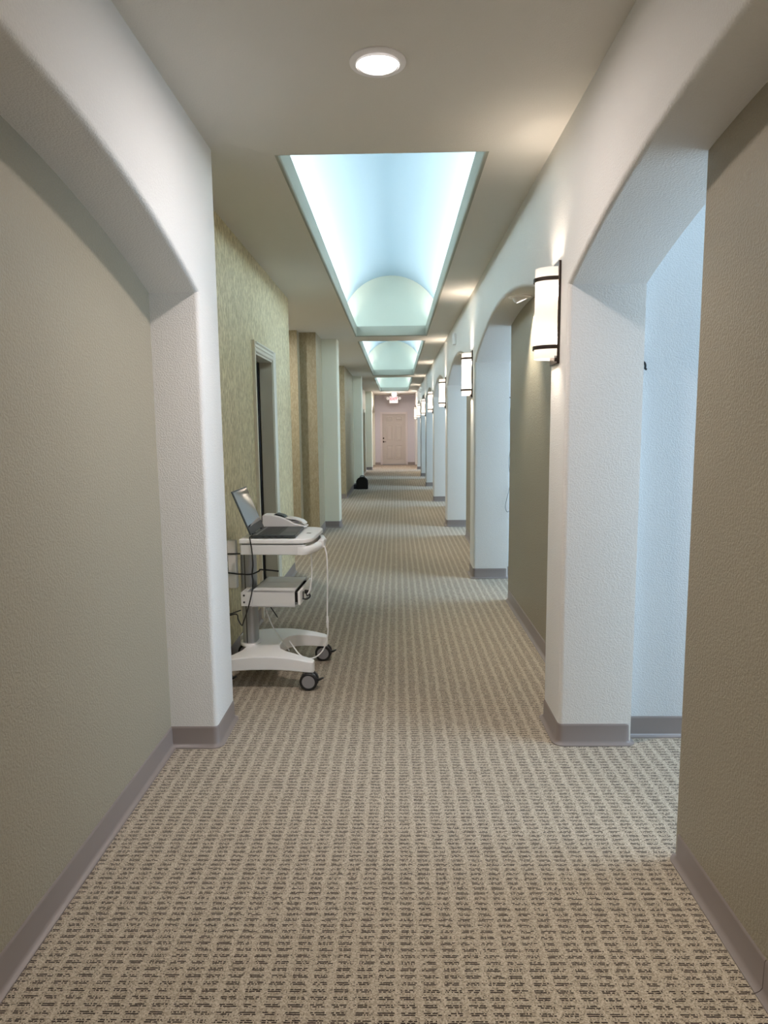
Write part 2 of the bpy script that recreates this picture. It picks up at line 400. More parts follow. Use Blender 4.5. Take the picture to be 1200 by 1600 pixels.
# --- vinyl cove base, swept along the foot of the walls
BP = [(0, .0), (.024, .0), (.024, .004), (.013, .0095), (.006, .019), (.0048, .090), (.0035, .095), (.0, .0995)]
def baseboard(name, path, side=1, fil=.024):
    P = [Vector((x, y)) for x, y in path]; Q = [P[0]]
    for a, b, c in zip(P, P[1:], P[2:]):
        d1, d2 = (a-b).normalized(), (c-b).normalized(); turn = (b-a).x*(c-b).y-(b-a).y*(c-b).x
        if turn*side < 0 and (a-b).length > .07 and (c-b).length > .07:      # outside corner: wrapped round
            p, q = b+d1*fil, b+d2*fil
            for t in range(6):
                t /= 5; ang = t*math.pi/2; o = b+d1*fil+d2*fil
                Q.append(o - d2*fil*math.cos(ang) - d1*fil*math.sin(ang))
        else: Q.append(b)
    Q.append(P[-1]); bm = nb(); rings = []
    for i, p in enumerate(Q):
        ds = [(Q[i]-Q[i-1]).normalized()] if i else []
        if i < len(Q)-1: ds.append((Q[i+1]-Q[i]).normalized())
        ns = [Vector((-d.y, d.x))*side for d in ds]
        nn = ns[0] if len(ns) == 1 else (ns[0]+ns[1])/(1+ns[0].dot(ns[1]))
        rings.append([bm.verts.new((p.x+nn.x*o, p.y+nn.y*o, z)) for o, z in BP])
    for r0, r1 in zip(rings, rings[1:]):
        for i in range(len(BP)-1): bm.faces.new((r0[i], r1[i], r1[i+1], r0[i+1]))
    bm.faces.new(rings[0]); bm.faces.new(rings[-1][::-1])
    return struct(name, bm, M_BASE, smooth=40)
bn = [0]
def bb(side_name, path, side):
    n = 'baseboard_'+side_name; k = sum(1 for o in bpy.data.objects if o.name.startswith(n))
    baseboard(n if k == 0 else '%s.%03d' % (n, k), path, side)
bb('right', [(XR2, YF-S), (XR2, 1.590)], 1); bb('right', [(XR2, 1.5925), (XR2, YC), (XR3, YC)], 1)
for k in range(7):
    o = S*k
    p = [(2.4, 3.065+o), (XR3, 3.065+o), (XR3, Y0+o), (XR, Y0+o), (XR, YF+o), (XR2, YF+o)]
    p += [(XR2, YC+o+S), (XR3, YC+o+S)] if k < 6 else [(XR2, YE)]
    bb('right', p, 1)
bb('left', [(XL2, YF-S), (XL2, Y0-.017), (XL, Y0-.017), (XL, YF-.004), (XL2, YF-.004), (XL2, DY0-.075)], -1)
bb('left', [(XL2, DY1+.075), (XL2, 6.84), (JX, 6.84)], -1)
bb('left', [(-2.5, 8.985), (-1.29, 8.985), (-1.29, 9.20), (-1.068, 9.20), (-1.068, 9.905), (XL, 9.905), (XL, 10.215), (-1.29, 10.215)], -1)
bb('left', [(-2.5, 14.09), (XL2, 14.09), (XL2, 16.86), (XL, 16.86), (XL, 17.17), (XL2, 17.17), (XL2, 22.08)], -1)
bb('left', [(XL2, 23.02), (XL2, 23.79), (XL, 23.79), (XL, 24.10), (XL2-.02, 24.10), (XL2-.02, YE), (DXa-.08, YE)], -1)
bb('end', [(DXb+.08, YE), (XR2, YE)], -1)

# --- doorway on the left (open, near-black leaf added as the dark of the unlit room) and its twin far down the hall
def doorway(name, y0, y1, z, label_leaf=True, depth=-.105, x=XL2):
    t = bpy.data.objects.new(name, None); C.objects.link(t); t.location = (x, (y0+y1)/2, 0); t['kind'] = 'structure'
    h = (y1-y0)/2; cw = .075
    pr = [(0, 0), (.012, 0), (.016, .008), (.012, .016), (.012, .028), (.018, .036), (.014, .044), (.014, .056), (.022, .066), (.022, .075), (0, .075)]
    for s in (-1, 1):
        bm = nb()
        prism(bm, [(d, s*(h+wd)) for d, wd in pr], 'z', 0, z+cw); obj('casing', bm, M_TRIM, t, smooth=20)
    bm = nb(); prism(bm, [(d, z+wd) for d, wd in pr], 'y', 0, 1)
    for v in bm.verts: v.co = Vector((v.co.x, -h+2*h*v.co.y, v.co.z))
    obj('casing', bm, M_TRIM, t, smooth=20)
    for s in (-1, 1):
        bm = nb(); box(bm, depth, .004, min(s*h, s*(h-.016)), max(s*h, s*(h-.016)), 0, z); obj('jamb', bm, M_TRIM, t, smooth=0)
    bm = nb(); box(bm, depth, .004, -h, h, z-.016, z); obj('jamb', bm, M_TRIM, t, smooth=0)
    bm = nb(); box(bm, depth-.72, depth-.008, h-.045, h-.005, .012, z-.02); tag(obj('leaf', bm, M_ROOMDARK, t, bevel=.003), 'near-black leaf added to give the dark of the unlit room')
    return t
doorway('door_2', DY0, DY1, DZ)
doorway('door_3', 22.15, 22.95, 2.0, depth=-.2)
# unlit rooms behind those doorways
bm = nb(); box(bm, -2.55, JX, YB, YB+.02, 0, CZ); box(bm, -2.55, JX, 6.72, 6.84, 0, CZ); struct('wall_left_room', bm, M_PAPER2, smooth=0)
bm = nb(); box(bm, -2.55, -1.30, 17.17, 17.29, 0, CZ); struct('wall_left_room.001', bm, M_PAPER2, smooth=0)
bm = nb(); box(bm, -2.55, -1.30, 10.10, 10.215, 0, CZ); struct('wall_left_room.002', bm, M_LEFTP, smooth=0)

# --- six-panel door in the end wall
d1 = bpy.data.objects.new('door_1', None); C.objects.link(d1); d1.location = ((DXa+DXb)/2, YE, 0); d1['kind'] = 'structure'
hw = (DXb-DXa)/2
for s in (-1, 1):
    bm = nb(); box(bm, min(s*hw, s*(hw+.075)), max(s*hw, s*(hw+.075)), -.02, 0, 0, DZE+.075); obj('door_frame', bm, M_DFRAME, d1, bevel=.006)
bm = nb(); box(bm, -hw, hw, -.02, 0, DZE, DZE+.075); obj('door_frame', bm, M_DFRAME, d1, bevel=.006)
for s in (-1, 1):
    bm = nb(); box(bm, min(s*hw, s*(hw-.02)), max(s*hw, s*(hw-.02)), 0, .11, 0, DZE); obj('jamb', bm, M_DOOR, d1, smooth=0)
bm = nb(); box(bm, -hw+.02, hw-.02, 0, .11, DZE-.02, DZE); obj('jamb', bm, M_DOOR, d1, smooth=0)
bm = nb(); box(bm, -hw+.022, hw-.022, .055, .095, .03, DZE-.024); leaf = obj('leaf', bm, M_DOOR, d1, smooth=0)
for (z0, z1) in ((1.757, 1.88), (.96, 1.55), (.256, .745)):
    for (x0, x1) in ((-.293, -.081), (.079, .304)):
        bm = nb(); zc, xc = (z0+z1)/2, (x0+x1)/2; rings = []
        for ins, y in ((-.036, .0552), (-.030, .038), (-.014, .038), (.000, .0545), (.014, .0545), (.055, .040)):
            rings.append([bm.verts.new((x, y, z)) for x, z in ((x0+ins, z0+ins), (x1-ins, z0+ins), (x1-ins, z1-ins), (x0+ins, z1-ins))])
        for a, b in zip(rings, rings[1:]):
            for i in range(4): bm.faces.new((a[i], a[(i+1) % 4], b[(i+1) % 4], b[i]))
        bm.faces.new(rings[-1]); obj('panel', bm, M_DOOR, leaf, smooth=0)
RX = Matrix.Rotation(R(90), 4, 'X')
bm = nb(); lathe(bm, [(0, 0), (.036, 0), (.036, .012), (.015, .02), (.015, .05), (0, .05)], Matrix.Translation((-.425, .055, .92)) @ RX, 20); box(bm, -.43, -.32, .0, .014, .91, .93); obj('lever_handle', bm, M_BRONZE, leaf)
bm = nb(); lathe(bm, [(0, 0), (.034, 0), (.032, .016), (.02, .022), (0, .022)], Matrix.Translation((-.425, .055, 1.06)) @ RX, 20); obj('deadbolt', bm, M_BRONZE, leaf)
bm = nb(); box(bm, -hw+.005, hw-.005, -.03, .11, 0, .018); obj('threshold', bm, M_ALU, d1, bevel=.004)

# ================================================================== LIGHT FITTINGS
def point(name, loc, energy, color, radius=.03, parent=None):
    l = bpy.data.lights.new(name, 'POINT'); l.energy = energy; l.color = color; l.shadow_soft_size = radius
    o = bpy.data.objects.new(name, l); C.objects.link(o); o.location = loc
    if parent: o.parent = parent
    return o
def downlight(loc, label, energy):
    t = root('ceiling_downlight', loc, label, 'light')
    bm = nb(); lathe(bm, [(.066, .0), (.100, .0), (.100, -.004), (.092, -.008), (.072, -.009), (.066, -.004)], None, 48); obj('trim_ring', bm, M_TRIMW, t)
    tilt = Matrix.Rotation(R(4), 4, 'X') @ Matrix.Translation((0, 0, -.006))
    bm = nb(); lathe(bm, [(.075, .012), (.0785, -.003), (.0775, -.006), (.0755, -.005), (.073, .012)], tilt, 48); obj('gimbal_ring', bm, M_RINGLIT, t)
    bm = nb(); lathe(bm, [(0, -.009), (.040, -.008), (.060, -.006), (.0745, -.003)], tilt, 48); obj('lens', bm, M_LENS, t)
    a = area('downlight_lamp', (0, 0, -.030), .13, 0, energy, COL_DOWN, (0, 0, -1), 'DISK'); a.parent = t
    a = area('downlight_beam', (0, 0, -.029), .13, 0, energy*E_BEAM/E_DOWN, COL_DOWN, (0, 0, -1), 'DISK', R(115)); a.parent = t
    return t
downlight((-.054, 2.546, CZ), 'round white recessed ceiling light in front of the first skylight', E_DOWN)
gl = root('ceiling_globe_light', (-.06, 24.62, CZ), 'small bright globe ceiling light just before the exit sign', 'light')
bm = nb(); lathe(bm, [(0, 0), (.098, 0), (.098, -.012), (.085, -.022), (.070, -.024), (0, -.024)], None, 32); obj('canopy', bm, M_TRIMW, gl)
bm = nb(); lathe(bm, [(.066, -.022), (.088, -.050), (.094, -.085), (.080, -.125), (.045, -.150), (0, -.157)], None, 32); obj('globe', bm, M_GLOBE, gl, smooth=60)
ga = area('globe_lamp', (0, 0, -.17), .12, 0, E_END*.72, COL_DOWN, (0, 0, -1), 'DISK'); ga.parent = gl
point('globe_glow', (0, 0, -.20), E_END*.3, COL_DOWN, .05, gl)

for (x, y, en) in ((-1.75, 7.95, E_FILL), (-1.75, 12.2, E_FILL), (-.054, -.75, E_DOWN*1.6)):       # added unseen fill lamps in the two side alcoves and behind the camera
    bm = nb(); lathe(bm, [(0, CZ-.004), (.07, CZ-.004), (.075, CZ-.008), (.10, CZ-.006), (.10, CZ)], Matrix.Translation((x, y, 0)), 32); obj('fill_lamp_disc', bm, M_LENS, CEIL)
    area('fill_lamp', (x, y, CZ-.03), .14, 0, en, (1.0, .95, .87), (0, 0, -1), 'DISK')

def make_sconce():
    t = root('wall_sconce', (0, 0, 0), 'x', 'wall lamp', 'wall sconces along the arcade')
    bm = nb(); box(bm, -.012, .0, -.074, .074, -.225, .225); obj('backplate', bm, M_BRONZE, t, bevel=.003)
    n = 28
    bm = nb(); prof = [(-.020-.080*math.sin(math.pi*i/n), -.066*math.cos(math.pi*i/n)) for i in range(n+1)]
    prof = [(-.013, -.066)] + prof + [(-.013, .066)]
    lev = [bm_z for bm_z in (-.200, -.1, 0, .1, .200)]
    rg = [[bm.verts.new((x, y, z)) for x, y in prof] for z in lev]
    for a, b in zip(rg, rg[1:]):
        for i in range(len(prof)-1): bm.faces.new((a[i], b[i], b[i+1], a[i+1]))
    obj('glass_shade', bm, M_GLASS, t, smooth=60)
    for z in (-.150, .150):
        bm = nb(); o1 = [(-.020-.0885*math.sin(math.pi*i/n), -.0735*math.cos(math.pi*i/n)) for i in range(n+1)]; i1 = [(-.020-.0815*math.sin(math.pi*i/n), -.067*math.cos(math.pi*i/n)) for i in range(n+1)]
        o1 = [(-.011, -.0735)]+o1+[(-.011, .0735)]; i1 = [(-.011, -.067)]+i1+[(-.011, .067)]
        prism(bm, o1 + i1[::-1], 'z', z-.0085, z+.0085); obj('band', bm, M_BRONZE, t, smooth=40)
    bm = nb(); box(bm, -.022, -.012, -.066, -.054, -.215, -.190); obj('thumbscrew', bm, M_BRONZE, t)
    return t
sc = make_sconce()
SL = ['wall sconce on the nearest pillar, largest and closest to the camera', 'wall sconce on the second pillar, beyond the first arched niche', 'wall sconce on the third pillar from the camera', 'wall sconce on the fourth pillar from the camera', 'wall sconce on the fifth pillar, third from the far end', 'wall sconce on the sixth pillar, second from the far end', 'wall sconce on the farthest pillar, next to the end door']
for k in range(7):
    o = sc if k == 0 else copy_tree(sc)
    o.location = (XR, 3.180+S*k, 1.976); o['label'] = SL[k]
    for z in (-.11, .11): point('sconce_bulb', (-.05, 0, z), E_SCON, COL_SCON, .035, o)

def make_niche_light():
    t = root('niche_spotlight', (0, 0, 0), 'x', 'light', 'spotlights in the arch soffits')
    bm = nb(); lathe(bm, [(.052, .004), (.078, .002), (.078, -.004), (.068, -.008), (.052, -.006)], None, 36); obj('trim_ring', bm, M_TRIMW, t)
    tl = Matrix.Rotation(R(-22), 4, 'Y')
    bm = nb(); lathe(bm, [(.052, .02), (.050, -.012), (.040, -.030), (.036, -.030), (.034, -.02), (0, -.02)], tl, 36); obj('eyeball', bm, M_TRIMW, t)
    bm = nb(); lathe(bm, [(0, -.0215), (.034, -.0215), (.034, -.0225), (0, -.0225)], tl, 24); obj('lens', bm, M_SPOTLENS, t)
    return t
nl = make_niche_light()
NL = ['spotlight in the crown of the nearest right arch', 'round spotlight in the soffit of the arch behind the nearest sconce', 'spotlight in the third arch soffit on the right', 'spotlight in the fourth arch soffit on the right', 'spotlight in the fifth arch soffit on the right', 'spotlight in the sixth arch soffit on the right', 'spotlight in the seventh arch soffit on the right']
def arch_z(y, k):
    a, b = ro[k]; hw = (b-a)/2; rise = ZA-ZS; Rr = (hw*hw+rise*rise)/(2*rise); return ZS+rise-Rr+math.sqrt(Rr*Rr-(y-(a+b)/2)**2)
for k in range(7):
    o = nl if k == 0 else copy_tree(nl)
    y = 4.69+S*(k-1); o.location = (.842, y, arch_z(y, k)-.003); o['label'] = NL[k]
    l = bpy.data.lights.new('niche_lamp', 'SPOT'); l.energy = E_NICHE*8; l.color = COL_NICHE; l.spot_size = R(75); l.spot_blend = .9; l.shadow_soft_size = .03
    lo = bpy.data.objects.new('niche_lamp', l); C.objects.link(lo); lo.parent = o; lo.location = (.012, 0, -.04)
    lo.rotation_euler = Vector((.14, 0, -1)).to_track_quat('-Z', 'Y').to_euler()

# exit sign with two emergency heads, hung from the ceiling before the end door
ex = root('exit_sign', (-.082, 26.0, CZ), 'white lit exit sign with red letters and two round lamp heads', 'sign')
bm = nb(); box(bm, -.165, .165, -.025, .025, -.345, -.085); obj('housing', bm, M_WHITE, ex, bevel=.008)
bm = nb(); box(bm, -.150, .150, -.028, -.0245, -.332, -.098); face = obj('face', bm, M_SIGN, ex, bevel=.001)
cu = bpy.data.curves.new('exit_text', 'FONT'); cu.body = 'EXIT'; cu.size = .135; cu.align_x = 'CENTER'; cu.align_y = 'CENTER'; cu.extrude = .002; cu.offset = .001
to = bpy.data.objects.new('exit_text', cu); C.objects.link(to); dg = bpy.context.evaluated_depsgraph_get()
me = bpy.data.meshes.new_from_object(to.evaluated_get(dg)); bpy.data.objects.remove(to, do_unlink=True)
me.transform(Matrix.Translation((0, -.030, -.195)) @ RX); me.materials.clear(); me.materials.append(M_RED); me.name = 'letters'
lt = bpy.data.objects.new('letters', me); C.objects.link(lt); lt.parent = ex; tag(lt, 'red letters reading EXIT')
bm = nb(); box(bm, -.04, .04, -.03, .03, -.02, 0); box(bm, -.012, .012, -.012, .012, -.09, -.015); obj('ceiling_mount', bm, M_WHITE, ex, bevel=.004)
for s in (-1, 1):
    bm = nb(); lathe(bm, [(0, -.03), (.045, -.03), (.056, .02), (.058, .045), (.05, .045), (.048, .03), (0, .03)], Matrix.Translation((s*.225, -.01, -.165)) @ RX, 24); hd = obj('lamp_head', bm, M_WHITE, ex)
    bm = nb(); lathe(bm, [(0, .031), (.034, .031), (.024, .037), (0, .040)], Matrix.Translation((s*.225, -.01, -.165)) @ RX, 24); obj('lamp_lens', bm, M_WHITE2, hd)

# small white devices on the right wall above the arches
for i, (y, z, lab) in enumerate(((8.46, 2.54, 'small white wall box above the third arch, near the ceiling'), (20.47, 2.57, 'tiny pale wall box high above a far arch'))):
    t = root('wall_sensor', (XR, y, z), lab, 'sensor', 'white boxes above the arches')
    bm = nb(); box(bm, -.035, 0, -.05, .05, -.065, .065); obj('housing', bm, M_WHITE, t, bevel=.006)
    bm = nb(); box(bm, -.038, -.034, -.028, .028, -.04, .015); obj('grille', bm, M_WHITE2, t, bevel=.001)

# black hook on the hall side of the near pillar, and hook with a wire by the second pillar
for (k, lab) in ((0, 'small black hook on the pale side wall beside the nearest pillar'), (1, 'black hook beside the second pillar, holding a thin wire')):
    t = root('wall_hook', (XR3, 3.03+S*k, 1.735), lab, 'hook', 'black hooks in the side passages')
    bm = nb(); box(bm, 0, .004, -.012, .012, -.03, .03); obj('plate', bm, M_BLACK, t, bevel=.001)
    bm = nb(); tube(bm, [(.003, 0, .012), (.018, 0, .008), (.024, 0, -.004), (.024, 0, -.018), (.030, 0, -.022)], .005, 8); obj('prong', bm, M_BLACK, t, smooth=60)
bm = nb(); y1 = 3.03+S
tube(bm, [(XR3+.022, y1-.01, 1.728), (XR3+.012, y1-.01, 1.55), (XR3+.02, y1-.012, 1.3), (XR3+.006, y1-.02, 1.12), (XR3+.018, y1-.03, .98), (XR3+.005, y1-.055, .87), (XR3-.022, y1-.065, .76), (XR3-.030, y1-.065, .70), (XR3-.012, y1-.064, .655), (XR3+.015, y1-.04, .665)], .0022, 6)
tag(obj('hanging_wire', bm, M_DARKGREY, None, smooth=60), 'thin dark wire hanging in a loop beside the second pillar', 'wire')

# ================================================================== CART
CR = R(-3.5)
CX, CY = -.722, 3.920
cart = root('medical_cart', (CX, CY, 0), 'white rolling equipment cart with aluminium column parked by the papered wall', 'cart', rz=CR)
# base: one moulded piece with two arched legs
def zt(x): return .196 - .036*abs((x+.02)/.28)**2.0
def zb(x): return .118 - .020*abs((x+.02)/.28)**2.0
st = [(-.305, .270, .225), (-.300, .283, .212), (-.28, .288, .205), (-.22, .288, .190), (-.185, .285, .13), (-.165, .283, 0), (-.10, .280, 0), (.0, .276, 0), (.022, .275, 0), (.026, .2745, .07), (.04, .274, .115), (.075, .272, .150), (.12, .270, .170), (.18, .268, .187), (.235, .266, .198), (.252, .260, .205), (.260, .248, .217)]
bm = nb()
for s in (-1, 1):
    rings = []
    for x, yo, yi in st:
        rings.append([bm.verts.new(p) for p in ((x, s*yo, zt(x)), (x, s*yi, zt(x)), (x, s*yi, zb(x)), (x, s*yo, zb(x)))])
    for a, b in zip(rings, rings[1:]):
        for i in range(4):
            if i == 1 and st[rings.index(a)][2] == 0 and st[rings.index(b)][2] == 0: continue
            bm.faces.new((a[i], a[(i+1) % 4], b[(i+1) % 4], b[i]))
    bm.faces.new(rings[0]); bm.faces.new(rings[-1][::-1])
bmesh.ops.remove_doubles(bm, verts=bm.verts, dist=1e-5)
obj('base', bm, M_WHITE, cart, smooth=50, bevel=.007, seg=3)
# column: oval aluminium extrusion with a groove
n = 28; pts = []
for i in range(n):
    a = 2*math.pi*i/n; pts.append((-.166+.041*math.copysign(abs(math.cos(a))**.6, math.cos(a)), .062*math.copysign(abs(math.sin(a))**.6, math.sin(a))))
bm = nb(); prism(bm, pts, 'z', .16, .80); col = obj('column', bm, M_ALU, cart, smooth=40)
bm = nb(); box(bm, -.176, -.170, -.0635, -.060, .20, .79); box(bm, -.2085, -.206, -.02, .02, .2, .79); obj('groove', bm, M_DARKGREY, col, smooth=0)
bm = nb(); prism(bm, [(-.166+.062*math.cos(2*math.pi*i/32), .085*math.sin(2*math.pi*i/32)) for i in range(32)], 'z', .185, .203); obj('collar', bm, M_WHITE, col, bevel=.004)
# worktop with rounded front corners
def rrect(x0, x1, y0, y1, rf, rb, n=8):
    out = []
    for cx, cy, r, a0 in ((x1-rf, y1-rf, rf, 0), (x0+rb, y1-rb, rb, 90), (x0+rb, y0+rb, rb, 180), (x1-rf, y0+rf, rf, 270)):
        out += [(cx+r*math.cos(R(a0+90*i/n)), cy+r*math.sin(R(a0+90*i/n))) for i in range(n+1)]
    return out
bm = nb(); prism(bm, rrect(-.150, .258, -.242, .242, .085, .012), 'z', .836, .861); top = obj('worktop', bm, M_WHITE, cart, smooth=40, bevel=.005, seg=3)
bm = nb(); box(bm, .190, .224, -.030, .012, .8605, .8625); tag(obj('logo_plate', bm, M_WHITE2, top, smooth=0), 'small pale plate with a dark mark')
bm = nb(); box(bm, .196, .218, -.030, -.010, .8622, .8630); obj('logo_mark', bm, M_DARKGREY, top, smooth=0)
bm = nb(); prism(bm, rrect(-.146, .225, -.236, .236, .02, .012), 'z', .772, .828); obj('drawer_tray', bm, M_WHITE2, cart, smooth=40, bevel=.004)
bm = nb(); prism(bm, rrect(-.14, .215, -.225, .225, .01, .01), 'z', .826, .838); obj('tray_gap', bm, M_MIDGREY, cart, smooth=40)
# front handle: rounded bar bulging forward below the worktop
bm = nb(); hp = [(.212, -.238), (.235, -.225), (.262, -.185), (.284, -.11), (.292, 0), (.284, .11), (.262, .185), (.235, .225), (.212, .238)]
rings = []
for i, (x, y) in enumerate(hp):
    rings.append([bm.verts.new((x+dx, y*(1+dx*.0), z)) for dx, z in ((-.030, .776), (-.008, .772), (.004, .784), (.004, .806), (-.006, .818), (-.028, .818))])
for a, b in zip(rings, rings[1:]):
    for i in range(6): bm.faces.new((a[i], a[(i+1) % 6], b[(i+1) % 6], b[i]))
bm.faces.new(rings[0]); bm.faces.new(rings[-1][::-1])
obj('front_handle', bm, M_WHITE, cart, smooth=60)
bm = nb(); prism(bm, rrect(.268, .300, -.06, .02, .012, .004), 'z', .782, .828); obj('cable_clip', bm, M_WHITE, cart, bevel=.006)
# storage box hung on the column, with a slightly open front panel
bm = nb(); box(bm, -.100, .150, -.195, .175, .462, .468); box(bm, -.100, .150, -.195, -.189, .462, .556); box(bm, -.100, .150, .169, .175, .462, .556); box(bm, -.100, -.094, -.195, .175, .462, .556); box(bm, -.100, .147, -.195, .175, .548, .556)
sbx = obj('storage_box', bm, M_WHITE2, cart, smooth=0)
bm = nb(); box(bm, -.095, .135, -.186, .166, .470, .545); obj('inner_tray', bm, M_BLACK, sbx, smooth=0)
bm = nb(); box(bm, -.090, .146, .02, .03, .5555, .5585); obj('lid_crease', bm, M_WHITE2, sbx, smooth=0)
bm = nb(); box(bm, .166, .181, -.190, .170, .474, .553); fp = obj('front_panel', bm, M_WHITE, sbx, bevel=.003)
bm = nb(); box(bm, .135, .167, -.165, -.150, .485, .540); obj('slide_rail', bm, M_BLACK, sbx, smooth=0)
bm = nb(); box(bm, .135, .167, .13, .145, .485, .540); obj('slide_rail', bm, M_BLACK, sbx, smooth=0)
bm = nb(); lathe(bm, [(0, 0), (.012, 0), (.012, .012), (0, .012)], Matrix.Translation((.181, -.06, .520)) @ Matrix.Rotation(R(90), 4, 'Y'), 16); box(bm, .19, .205, -.064, -.056, .496, .530); obj('lock', bm, M_BLACK, fp)
bm = nb(); box(bm, .181, .184, -.12, -.1, .49, .535); tube(bm, [(.183, -.14, .500), (.205, -.14, .497), (.222, -.135, .505), (.226, -.13, .518), (.214, -.125, .523)], .005, 8); obj('hook_latch', bm, M_BLACK, fp, smooth=60)
bm = nb(); box(bm, -.160, -.098, -.200, -.194, .468, .548); box(bm, -.160, -.130, -.196, -.05, .47, .546); br = obj('bracket', bm, M_WHITE2, cart, smooth=0)
for z in (.490, .530):
    bm = nb(); lathe(bm, [(0, .004), (.006, .003), (.006, 0)], Matrix.Translation((-.142, -.200, z)) @ RX, 12); obj('screw', bm, M_DARKGREY, br)
# upright power strip on the rear of the column
bm = nb(); box(bm, -.262, -.212, -.10, -.06, .545, .83); ps = obj('power_strip', bm, M_WHITE2, cart, bevel=.006)
for z in (.648, .720):
    bm = nb(); prism(bm, [(-.264, z-.016), (-.264, z+.016), (-.288, z+.016), (-.312, z+.008), (-.312, z-.008), (-.288, z-.016)], 'y', -.092, -.066); obj('plug', bm, M_BLACK, ps, bevel=.002)
# twin-wheel casters
def caster(x, y, lever=True):
    bm = nb(); box(bm, x-.034, x+.004, y-.010, y+.010, .062, .106); prism(bm, [(x-.034, .060), (x-.034, .104), (x+.0, .104), (x+.03, .085), (x+.046, .06), (x+.046, .045), (x, .045)], 'y', y-.011, y+.011); ck = obj('caster', bm, M_MIDGREY, cart, bevel=.003)
    for s in (-1, 1):
        bm = nb(); lathe(bm, [(.030, -.010), (.046, -.011), (.0505, -.007), (.0515, 0), (.0505, .007), (.046, .011), (.030, .010)], Matrix.Translation((x, y+s*.022, .0515)) @ RX, 32); wl = obj('wheel', bm, M_RUBBER, ck)
        bm = nb(); lathe(bm, [(0, -.0105), (.037, -.0105), (.040, 0), (.037, .0105), (0, .0105)], Matrix.Translation((x, y+s*.022, .0515)) @ RX, 28); obj('hub', bm, M_MIDGREY, ck)
    bm = nb(); prism(bm, [(x+.03, .062), (x+.058, .062), (x+.080, .070), (x+.084, .066), (x+.062, .052), (x+.03, .05)], 'y', y-.010, y+.010); obj('brake_lever', bm, M_BLACK, ck, bevel=.002)
for x, y in ((.232, -.243), (.232, .243), (-.27, -.25), (-.27, .25)): caster(x, y)

# ------------------------------------------------------------------ laptop on the cart
lp = root('laptop', (-.692, 3.872, .861), 'dark grey open laptop with glossy screen on the white cart', 'laptop', rz=R(-1))
bm = nb(); prism(bm, rrect(-.125, .125, -.170, .170, .012, .012, 4), 'z', .004, .020); body = obj('body', bm, M_LAPTOP, lp, smooth=40, bevel=.002)
bm = nb()
for r_ in range(6):
    for k_ in range(14):
        x0 = -.088+r_*.0205; y0 = -.148+k_*.0213; box(bm, x0, x0+.0175, y0, y0+.0185, .0195, .0215)
obj('keyboard', bm, M_BLACK, body, smooth=0)
bm = nb(); box(bm, .045, .115, -.055, .055, .0198, .0204); obj('touchpad', bm, M_DARKGREY, body, smooth=0)
bm = nb(); box(bm, -.1, -.094, -.16, .16, .0195, .0206); obj('speaker_strip', bm, M_MIDGREY, body, smooth=0)
for i in range(4):
    bm = nb(); box(bm, -.06+i*.035, -.045+i*.035, -.1712, -.1695, .009, .015); obj('port', bm, M_BLACK, body, smooth=0)
for x in (-.1, .1):
    bm = nb(); box(bm, x-.012, x+.012, -.15, .15, 0, .005); obj('rubber_foot', bm, M_RUBBER, body, smooth=0)
tl = Matrix.Translation((-.122, 0, .018)) @ Matrix.Rotation(R(-22), 4, 'Y')
def tb(x0, x1, y0, y1, z0, z1):
    b_ = nb(); box(b_, x0, x1, y0, y1, z0, z1); bmesh.ops.transform(b_, matrix=tl, verts=b_.verts); return b_
lid = obj('lid', tb(-.007, 0, -.170, .170, .004, .268), M_LAPTOP, lp, smooth=0, bevel=.002)
obj('screen', tb(0, .0012, -.160, .160, .048, .260), M_SCREEN, lid, smooth=0)
obj('chin', tb(0, .001, -.166, .166, .006, .047), M_LAPTOP, lid, smooth=0)
for s in (-1, 1):
    bm = nb(); lathe(bm, [(0, -.03), (.006, -.03), (.006, .03), (0, .03)], Matrix.Translation((-.121, s*.11, .020)) @ RX, 12); obj('hinge', bm, M_BLACK, lp)
# black power cord from the laptop down behind the column
def W(lx, ly, lz): # cart-local to world
    return (CX+lx*math.cos(CR)-ly*math.sin(CR), CY+lx*math.sin(CR)+ly*math.cos(CR), lz)
bm = nb(); tube(bm, [W(-.086, -.212, .872), W(-.086, -.236, .869), W(-.079, -.249, .845), W(-.073, -.248, .80), W(-.070, -.247, .72), W(-.078, -.243, .66), W(-.076, -.236, .62), W(-.090, -.226, .545), W(-.118, -.215, .455), W(-.152, -.190, .375), W(-.170, -.17, .345), W(-.196, -.15, .372), W(-.215, -.13, .40), W(-.30, -.12, .385), W(-.33, -.11, .47)], .0036, 8)
tag(obj('power_cord', bm, M_BLACK, None, smooth=60), 'black laptop cord looping down past the cart column', 'cord')
bm = nb(); tube(bm, [W(-.31, -.09, .640), W(-.26, -.105, .640), W(-.19, -.10, .632), W(-.13, -.085, .628), W(-.085, -.07, .645), W(-.08, -.065, .652), W(-.03, -.06, .648), W(.03, -.06, .642)], .0042, 8)
tag(obj('black_cable', bm, M_BLACK, None, smooth=60), 'lower black cable crossing the aluminium column of the cart', 'cord', 'black cables across the column')
bm = nb(); tube(bm, [W(-.31, -.09, .742), W(-.26, -.102, .752), W(-.17, -.10, .754), W(-.09, -.08, .762), W(-.02, -.07, .760), W(.03, -.07, .758)], .0040, 8)
tag(obj('black_cable', bm, M_BLACK, None, smooth=60), 'upper black cable crossing the aluminium column of the cart', 'cord', 'black cables across the column')
bm = nb(); tube(bm, [W(-.30, -.10, .40), W(-.26, -.11, .395), W(-.23, -.10, .402), W(-.20, -.08, .41)], .0036, 8)
tag(obj('cable_stub', bm, M_BLACK, None, smooth=60), 'short black cable behind the column, above the floor loop', 'cord')
